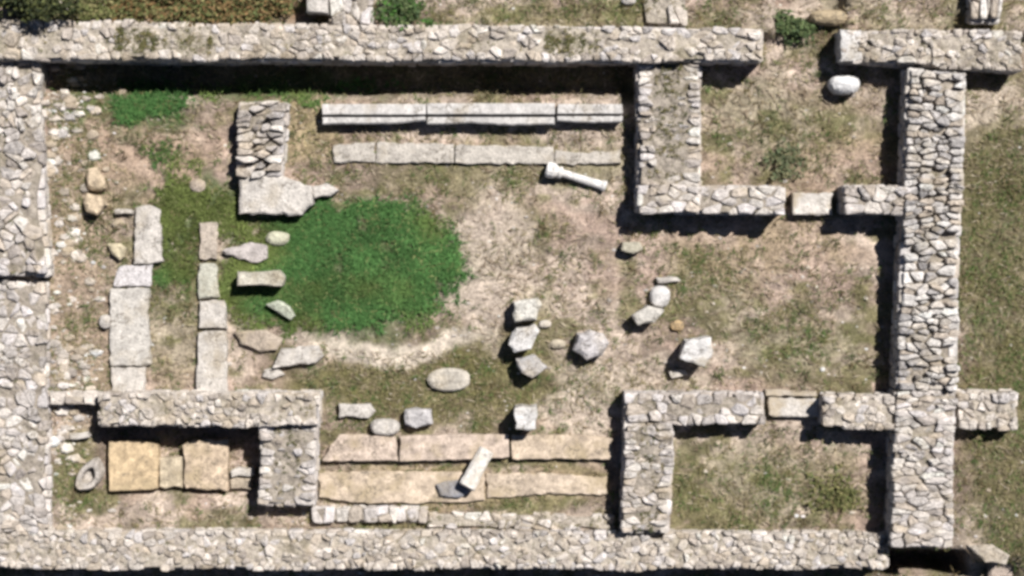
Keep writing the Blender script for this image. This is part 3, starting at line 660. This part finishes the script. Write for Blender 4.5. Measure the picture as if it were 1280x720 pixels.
# slender marble column fragment with its head
def lathe_lying(root, name, A, B, prof, seg, col, seed):
    R = random.Random(seed); A = np.array(A); B = np.array(B); d = B - A; ln = np.linalg.norm(d); d /= ln
    s = np.cross(d, (0, 0, 1)); s /= np.linalg.norm(s); u = np.cross(s, d); vs = []; fs = []
    for t, r in prof:
        for k in range(seg):
            an = 2 * math.pi * k / seg; rr = r * R.uniform(.97, 1.03)
            vs.append(tuple(A + d * ln * t + s * math.cos(an) * rr + u * math.sin(an) * rr))
    for i in range(len(prof) - 1):
        for k in range(seg): fs.append((i * seg + k, i * seg + (k + 1) % seg, (i + 1) * seg + (k + 1) % seg, (i + 1) * seg + k))
    fs += [tuple(range(seg))[::-1], tuple((len(prof) - 1) * seg + k for k in range(seg))]
    fs = [f[::-1] for f in fs]
    mb = MB(); mb.add(vs, fs, col); return mb.build(name, M_MARBLE, root)
a = P(692, 213, .16); b = P(757, 233, .07); zr = gz(*a)
col_root = thing('column_fragment', 'slender white marble column fragment lying askew below the pale slab row', 'column', (*a, zr))
lathe_lying(col_root, 'shaft', (*P(700, 215.5, .16), zr + .16), (*b, gz(*b) + .07), [(0, .062), (.1, .06), (.5, .065), (.9, .07), (.93, .085), (1, .085)], 12, WH, 1)
lathe_lying(col_root, 'capital', (*P(683, 211, .16), zr + .16), (*P(703, 216.5, .16), zr + .155), [(0, .11), (.1, .125), (.45, .13), (.6, .10), (.75, .085), (.8, .10), (.95, .095), (1, .07)], 14, WH, 2)

# hollowed stone
def hollow(label, cx, cy, rot):
    R = random.Random(3); g = gz(*P(cx, cy)); X, Y = P(cx, cy, g + .22); n = 20; vs = []; fs = []
    lev = [(1.05, -.06), (1.03, .15), (0.92, .22), (0.62, .22), (0.52, .19), (0.42, .06), (0.0, .05)]
    for s, z in lev:
        for k in range(n):
            an = 2 * math.pi * k / n; x = math.cos(an) * .26 * s; y = math.sin(an) * .17 * s
            x, y = x * (1 + .12 * math.sin(3 * an)), y
            j = R.uniform(-.008, .008)
            vs.append((X + x * math.cos(rot) - y * math.sin(rot) + j, Y + x * math.sin(rot) + y * math.cos(rot) + j, g + z + j))
    for i in range(len(lev) - 1):
        for k in range(n): fs.append((i * n + k, i * n + (k + 1) % n, (i + 1) * n + (k + 1) % n, (i + 1) * n + k))
    BLOCKED.append([(X + .26 * math.cos(t), Y + .2 * math.sin(t)) for t in np.linspace(0, 6, 8)])
    mb = MB(); mb.add(vs, fs, (0.43, 0.39, 0.35)); tag(mb.build('hollow_stone', M_BLOCK), label, 'stone basin')
hollow('hollowed basin stone with a dark hole, left of the amber slab', 110, 596, 1.0)

# ------------------------------------------------------------------ rubble, grass, plants
_bx = [(min(p[0] for p in q), min(p[1] for p in q), max(p[0] for p in q), max(p[1] for p in q), ccw(list(q))) for q in BLOCKED]
CELL = {}
for k, b in enumerate(_bx):
    for i in range(int(math.floor(b[0])), int(math.floor(b[2])) + 1):
        for j in range(int(math.floor(b[1])), int(math.floor(b[3])) + 1): CELL.setdefault((i, j), []).append(k)
def blocked(x, y):
    for k in CELL.get((math.floor(x), math.floor(y)), ()):
        b = _bx[k]
        if b[0] < x < b[2] and b[1] < y < b[3]:
            q = b[4]
            if all((q[(i + 1) % len(q)][0] - q[i][0]) * (y - q[i][1]) - (q[(i + 1) % len(q)][1] - q[i][1]) * (x - q[i][0]) > 0 for i in range(len(q))): return True
    return False

def scatter(n, seed, box=(-9.5, -6.0, 9.5, 6.0)):
    r = np.random.default_rng(seed); return r.uniform(box[0], box[2], n), r.uniform(box[1], box[3], n), r.uniform(0, 1, n), r

# small loose rubble, thick on the debris slope by the west wall
X, Y, T, rg = scatter(90000, 5); px, py = to_plan(X, Y)
dens = 0.03 + 2.0 * ell(px, py, 82, 340, 44, 280, .4) * sstep(.42, .62, fbm(X * 1.6, Y * 1.6, 87, 3)) + .15 * ell(px, py, 82, 340, 44, 280, .4) + 0.12 * ell(px, py, 60, 640, 70, 60) + 0.10 * fbm(X * 1.3, Y * 1.3, 88) * box_mask(px, py, 560, 230, 1110, 520, 20) + 0.25 * ell(px, py, 385, 240, 40, 20) + 0.3 * ell(px, py, 330, 642, 70, 20)
dens = dens * (1 - .95 * ell(px, py, 445, 330, 136, 80, .2)) + 0.10 * ell(px, py, 500, 415, 110, 22)
keep = T < dens * 0.5; mb = MB(); R = random.Random(9); Z = ground_z(X, Y)
for x, y, z, qx in zip(X[keep], Y[keep], Z[keep], px[keep]):
    if blocked(x, y): continue
    s = min(.11 if qx < 150 else .045, .016 * R.paretovariate(1.45 if qx < 150 else 2.6)); k = R.randint(5, 7); a0 = R.uniform(0, 6.28); e = R.uniform(.45, .9)
    poly = [(x + math.cos(a0 + 6.283 * i / k) * s * R.uniform(.8, 1.2), y + math.sin(a0 + 6.283 * i / k) * s * e * R.uniform(.8, 1.2)) for i in range(k)]
    prism(mb, poly, z - 0.03, z + s * R.uniform(.25, .7), s * .3, (pick('cream', R, .3) if R.random() < .75 else (.36, .30, .23)), R, (R.uniform(-.25, .25), R.uniform(-.2, .2)), .003, 2)
tag(mb.build('rubble', M_STONE, loc=(0, 0, 0)), 'small loose stones and rubble strewn over the bare earth', 'rubble', kind='stuff')

def blades(mb, x, y, z, h, nb, w, col, R, lean=(0.5, 1.4), spread=0.03):
    for _ in range(nb):
        a = R.uniform(0, 6.283); l = R.uniform(*lean); hh = h * R.uniform(.6, 1.15); k = R.uniform(.7, 1.3)
        bx, by = x + R.uniform(-spread, spread), y + R.uniform(-spread, spread); ca, sa = math.cos(a), math.sin(a)
        r1 = hh * .5 * math.sin(l) * .7; z1 = hh * .5 * math.cos(l * .6); r2 = hh * math.sin(l); z2 = max(.012, hh * math.cos(l))
        c = (col[0] * k, col[1] * k, col[2] * k)
        v = [(bx - sa * w * .5, by + ca * w * .5, z - .01), (bx + sa * w * .5, by - ca * w * .5, z - .01), (bx + ca * r1 + sa * w * .45, by + sa * r1 - ca * w * .45, z + z1), (bx + ca * r1 - sa * w * .45, by + sa * r1 + ca * w * .45, z + z1), (bx + ca * r2, by + sa * r2, z + z2)]
        mb.add(v, [(0, 1, 2, 3), (3, 2, 4)], c)

# lush green grass filling the round hollow and its fringes
X, Y, T, rg = scatter(64000, 15, (-6.2, -2.2, -0.6, 3.4)); px, py = to_plan(X, Y); wx = px + (fbm(X * 3, Y * 3, 51, 3) - .5) * 40; wy = py + (fbm(X * 3, Y * 3, 53, 3) - .5) * 30
tnz = fbm(X * 3, Y * 3, 57, 4); wx = wx + (fbm(X * 1.3, Y * 1.3, 151, 3) - .5) * 50; wy = wy + (fbm(X * 1.3, Y * 1.3, 153, 3) - .5) * 40; d = ell(wx, wy, 447, 330, 136, 82, .22) + .75 * ell(wx, wy, 345, 345, 66, 66, .3) + 1.0 * ell(wx, wy, 240, 265, 52, 36, .4) + 1.0 * ell(wx, wy, 222, 352, 26, 14, .4) + .5 * ell(wx, wy, 218, 310, 26, 40, .4) + 1.15 * ell(wx, wy, 148, 130, 72, 20, .7) + .35 * ell(wx, wy, 214, 196, 26, 24, .4) + .5 * ell(wx, wy, 300, 285, 26, 12, .4) + .4 * ell(wx, wy, 350, 112, 120, 10, .5)
keep = T < d ** 1.4 * (sstep(.22, .5, tnz) * .75); mb = MB(); R = random.Random(19); Z = ground_z(X, Y); tn = fbm(X * 2.2, Y * 2.2, 61, 4); ty = fbm(X * .9, Y * .9, 67, 3)
for x, y, z, a, b in zip(X[keep], Y[keep], Z[keep], tn[keep], ty[keep]):
    if blocked(x, y): continue
    k = .42 + 1.2 * a; g2 = float(sstep(.40, .66, b + (.10 - .05 * (x + 3.6) if x > -4.9 else -.06))); c = ((.066 + .07 * g2) * k, (.150 + .02 * g2) * k, (.044 + .006 * g2) * k)
    if R.random() < .06: c = (.20, .22, .09)
    blades(mb, x, y, z, R.uniform(.05, .10) + .10 * a, 4, .016, c, R)
tag(mb.build('grass', M_LEAF, loc=(0, 0, 0)), 'lush green grass filling the round hollow left of the centre', 'grass', kind='stuff')

# sparse olive and straw coloured grass over the rest
X, Y, T, rg = scatter(190000, 25); px, py = to_plan(X, Y); wx = px + (fbm(X * 2, Y * 2, 71, 3) - .5) * 90; wy = py + (fbm(X * 2, Y * 2, 73, 3) - .5) * 70
cl = sstep(.46, .66, fbm(X * 1.5, Y * 2.1, 81, 5))
d = .27 * cl + .04 + .8 * ell(wx, wy, 560, 482, 190, 46, .4) * (.4 + .6 * cl) + .5 * ell(wx, wy, 650, 222, 170, 30, .5) * cl + 1.1 * ell(wx, wy, 1265, 430, 76, 320, .3) * (.4 + .6 * cl) + .6 * ell(wx, wy, 960, 600, 120, 66, .4) * (.25 + .75 * cl) + .5 * ell(wx, wy, 1000, 160, 120, 66, .4) * cl \
    + .5 * ell(wx, wy, 880, 335, 50, 30, .4) + .5 * ell(wx, wy, 1000, 430, 90, 42, .5) * cl + .5 * ell(wx, wy, 215, 410, 34, 80, .4) * (.3 + .7 * cl) + .7 * ell(wx, wy, 660, 10, 240, 26, .4) * (.3 + .7 * cl) + .6 * ell(wx, wy, 1100, 22, 90, 20, .5) * cl + .6 * ell(wx, wy, 100, 590, 34, 44, .4) + .5 * ell(wx, wy, 650, 645, 70, 14, .4) + .7 * ell(wx, wy, 90, 260, 36, 180, .5) * cl + .5 * ell(wx, wy, 250, 5, 140, 40, .4)
d = d * (1 - ell(px, py, 447, 330, 132, 78, .1)) * (1 - .8 * ell(wx, wy, 620, 345, 45, 85, .4)) * (1 - .95 * ell(px, py - 14 * np.sin((px - 400) / 60), 490, 426, 115, 15, .4)) * (1 - .9 * ell(px, py, 1245, 135, 40, 26, .4))
keep = T < d * .40; mb = MB(); R = random.Random(29); Z = ground_z(X, Y); tn = fbm(X * 1.2, Y * 1.2, 91, 4)
for x, y, z, a in zip(X[keep], Y[keep], Z[keep], tn[keep]):
    if blocked(x, y): continue
    q = R.random(); g = sstep(.4, .62, a + R.uniform(-.08, .08))
    if x > 7 : g = .25 + .7 * g
    c = (.29, .245, .145) if q < .40 - .25 * g else (.19, .175, .08) if q < .75 - .25 * g else (.095, .145, .045)
    blades(mb, x, y, z, R.uniform(.05, .14), 5, .011, c, R, spread=.045)
for uv, zt, n in EARTH_CORES:
    for _ in range(int(n)):
        u, v = R.random(), R.gauss(.5, .17)
        if not .12 < v < .88 or vnoise(u * n * .12, v * 2, 7) < .45: continue
        x, y = uv(u, v); blades(mb, x, y, zt(u) - .03, R.uniform(.03, .08), 4, .014, R.choice([(.20, .17, .08), (.13, .125, .05), (.09, .10, .035)]), R)
for b in _bx:                                                       # tufts along the feet of stones and walls
    q = b[4]; per = sum(math.dist(q[i], q[(i + 1) % len(q)]) for i in range(len(q))); n = int(per * 7)
    for _ in range(n):
        i = R.randrange(len(q)); t = R.random(); p0, p1 = q[i], q[(i + 1) % len(q)]; ln = math.dist(p0, p1) or 1
        o = R.uniform(.01, .06); x = p0[0] + (p1[0] - p0[0]) * t + (p1[1] - p0[1]) / ln * o; y = p0[1] + (p1[1] - p0[1]) * t - (p1[0] - p0[0]) / ln * o
        if blocked(x, y) or vnoise(x * 2, y * 2, 93) < .5: continue
        blades(mb, x, y, gz(x, y), R.uniform(.05, .13), 5, .012, R.choice([(.30, .25, .13), (.19, .175, .08), (.11, .14, .048)]), R, spread=.04)
X, Y, T, rg = scatter(80000, 35); cz = fbm(X * 1.1, Y * 1.6, 97, 4); Z = ground_z(X, Y); px, py = to_plan(X, Y); lush = ell(px, py, 447, 330, 130, 76, .1) + ell(px, py, 490, 424, 110, 13, .4)
for x, y, z, a, t, lu in zip(X, Y, Z, cz, T, lush):                 # dry stalks lying on the soil
    if t > .05 + 1.5 * (a - .34) - lu or blocked(x, y): continue
    an = R.gauss(0, .7) if R.random() < .6 else R.uniform(0, 6.28); l = R.uniform(.03, .10); w = R.uniform(.004, .008); ca, sa = math.cos(an) * l, math.sin(an) * l
    c = R.choice([(.42, .36, .27), (.35, .285, .205), (.22, .165, .115), (.14, .105, .07), (.17, .16, .075)]); zz = z + R.uniform(.012, .04)
    mb.add([(x - ca, y - sa, zz), (x + sa / l * w, y - ca / l * w, zz + .01), (x + ca, y + sa, zz + R.uniform(-.005, .02)), (x - sa / l * w, y + ca / l * w, zz + .004)], [(0, 1, 2, 3)], c)
X, Y, T, rg = scatter(9000, 45); cz = fbm(X * 2.2, Y * 2.6, 99, 4); Z = ground_z(X, Y); px, py = to_plan(X, Y); lush = ell(px, py, 447, 330, 130, 76, .1) + ell(px, py, 490, 424, 110, 13, .4)
for x, y, z, a, t, lu in zip(X, Y, Z, cz, T, lush):                 # low brown and grey green weeds in clumps
    if t > 3.2 * (a - .52) - lu or blocked(x, y): continue
    blades(mb, x, y, z, R.uniform(.08, .18), 7, .014, R.choice([(.12, .09, .05), (.16, .125, .065), (.10, .12, .055), (.07, .085, .035)]), R, spread=.06)
tag(mb.build('dry_grass', M_LEAF, loc=(0, 0, 0)), 'sparse olive and straw coloured grass growing in patches on the earth', 'grass', kind='stuff')

def shrub(label, cx, cy, rx, ry, h, cols, n, seed, name='shrub', leaf=.04):
    R = random.Random(seed); g = gz(*P(cx, cy)); x0, y0 = P(cx, cy, g + h * .4); rx *= MPP; ry *= MPP
    root = thing(name, label, 'shrub', (x0, y0, g)); mb = MB()
    clumps = [(R.gauss(0, .45), R.gauss(0, .45), R.uniform(.25, .9), R.uniform(.25, .5)) for _ in range(14)]
    for _ in range(n):
        kx, ky, kz, kr = R.choice(clumps)
        x = x0 + (kx + R.gauss(0, kr * .6)) * rx; y = y0 + (ky + R.gauss(0, kr * .6)) * ry; z = g + max(.02, h * (kz + R.gauss(0, .16)))
        c = R.choice(cols); k = R.uniform(.7, 1.3); a, b, s = R.uniform(0, 6.28), R.uniform(-.9, .9), leaf * R.uniform(.6, 1.3)
        ca, sa, cb, sb = math.cos(a), math.sin(a), math.cos(b), math.sin(b)
        e1 = (ca * cb * s, sa * cb * s, sb * s); e2 = (-sa * s * .45, ca * s * .45, R.uniform(-.3, .3) * s)
        mb.add([(x - e1[0], y - e1[1], z - e1[2]), (x + e2[0], y + e2[1], z + e2[2]), (x + e1[0], y + e1[1], z + e1[2]), (x - e2[0], y - e2[1], z - e2[2])], [(0, 1, 2, 3)], tuple(v * k for v in c))
    mb.build('foliage', M_LEAF, root)
    st = MB()
    for kx, ky, kz, kr in clumps:
        tip = (x0 + kx * rx, y0 + ky * ry, g + h * kz); w = .008; bx, by = x0 + kx * rx * .15, y0 + ky * ry * .15
        st.add([(bx - w, by - w, g - .03), (bx + w, by - w, g - .03), (bx, by + w, g - .03), (tip[0] - w * .4, tip[1], tip[2]), (tip[0] + w * .4, tip[1], tip[2]), (tip[0], tip[1] + w * .4, tip[2])], [(0, 1, 4, 3), (1, 2, 5, 4), (2, 0, 3, 5)], (.12, .085, .05))
    st.build('stems', M_EARTH, root)
GRN = [(.08, .115, .045), (.11, .14, .06), (.06, .09, .04)]; OLV = [(.14, .145, .055), (.18, .165, .075), (.10, .11, .04)]; BRN = [(.19, .12, .055), (.15, .095, .04), (.24, .17, .08), (.13, .12, .05), (.17, .155, .065), (.09, .11, .04), (.12, .135, .05)]; DRK = [(.03, .04, .016), (.045, .05, .02), (.02, .025, .012)]
shrub('low green shrub on the earth floor of the upper right room', 974, 202, 28, 22, .15, [(.10, .125, .065), (.13, .14, .08), (.16, .155, .085)], 340, 1)
shrub('green shrub beyond the right end of the north wall', 990, 30, 24, 18, .30, GRN, 700, 2)
shrub('bright green shrub at the top edge, right of the pale wall stub', 508, 8, 30, 20, .30, GRN + [(.06, .14, .03)], 900, 3)
shrub('dark bush in the top left corner', 30, 2, 60, 22, .55, DRK + OLV[2:], 2200, 4)  # leaf colour holds both dark green foliage and the shadows there
shrub('small olive bush between the dark corner bush and the rust coloured brush', 110, 16, 40, 18, .25, OLV, 1000, 5)
shrub('rust coloured dry brush along the top, left of the pale wall stub', 270, 8, 90, 22, .30, BRN, 3000, 6, 'dry_shrub')
shrub('olive brown brush behind the north wall, between dark bush and rust brush', 175, 10, 34, 22, .28, OLV + BRN[:2], 1100, 7, 'dry_shrub')
shrub('small bushy weed on the floor of the lower right room', 1040, 622, 34, 24, .12, OLV, 450, 8)
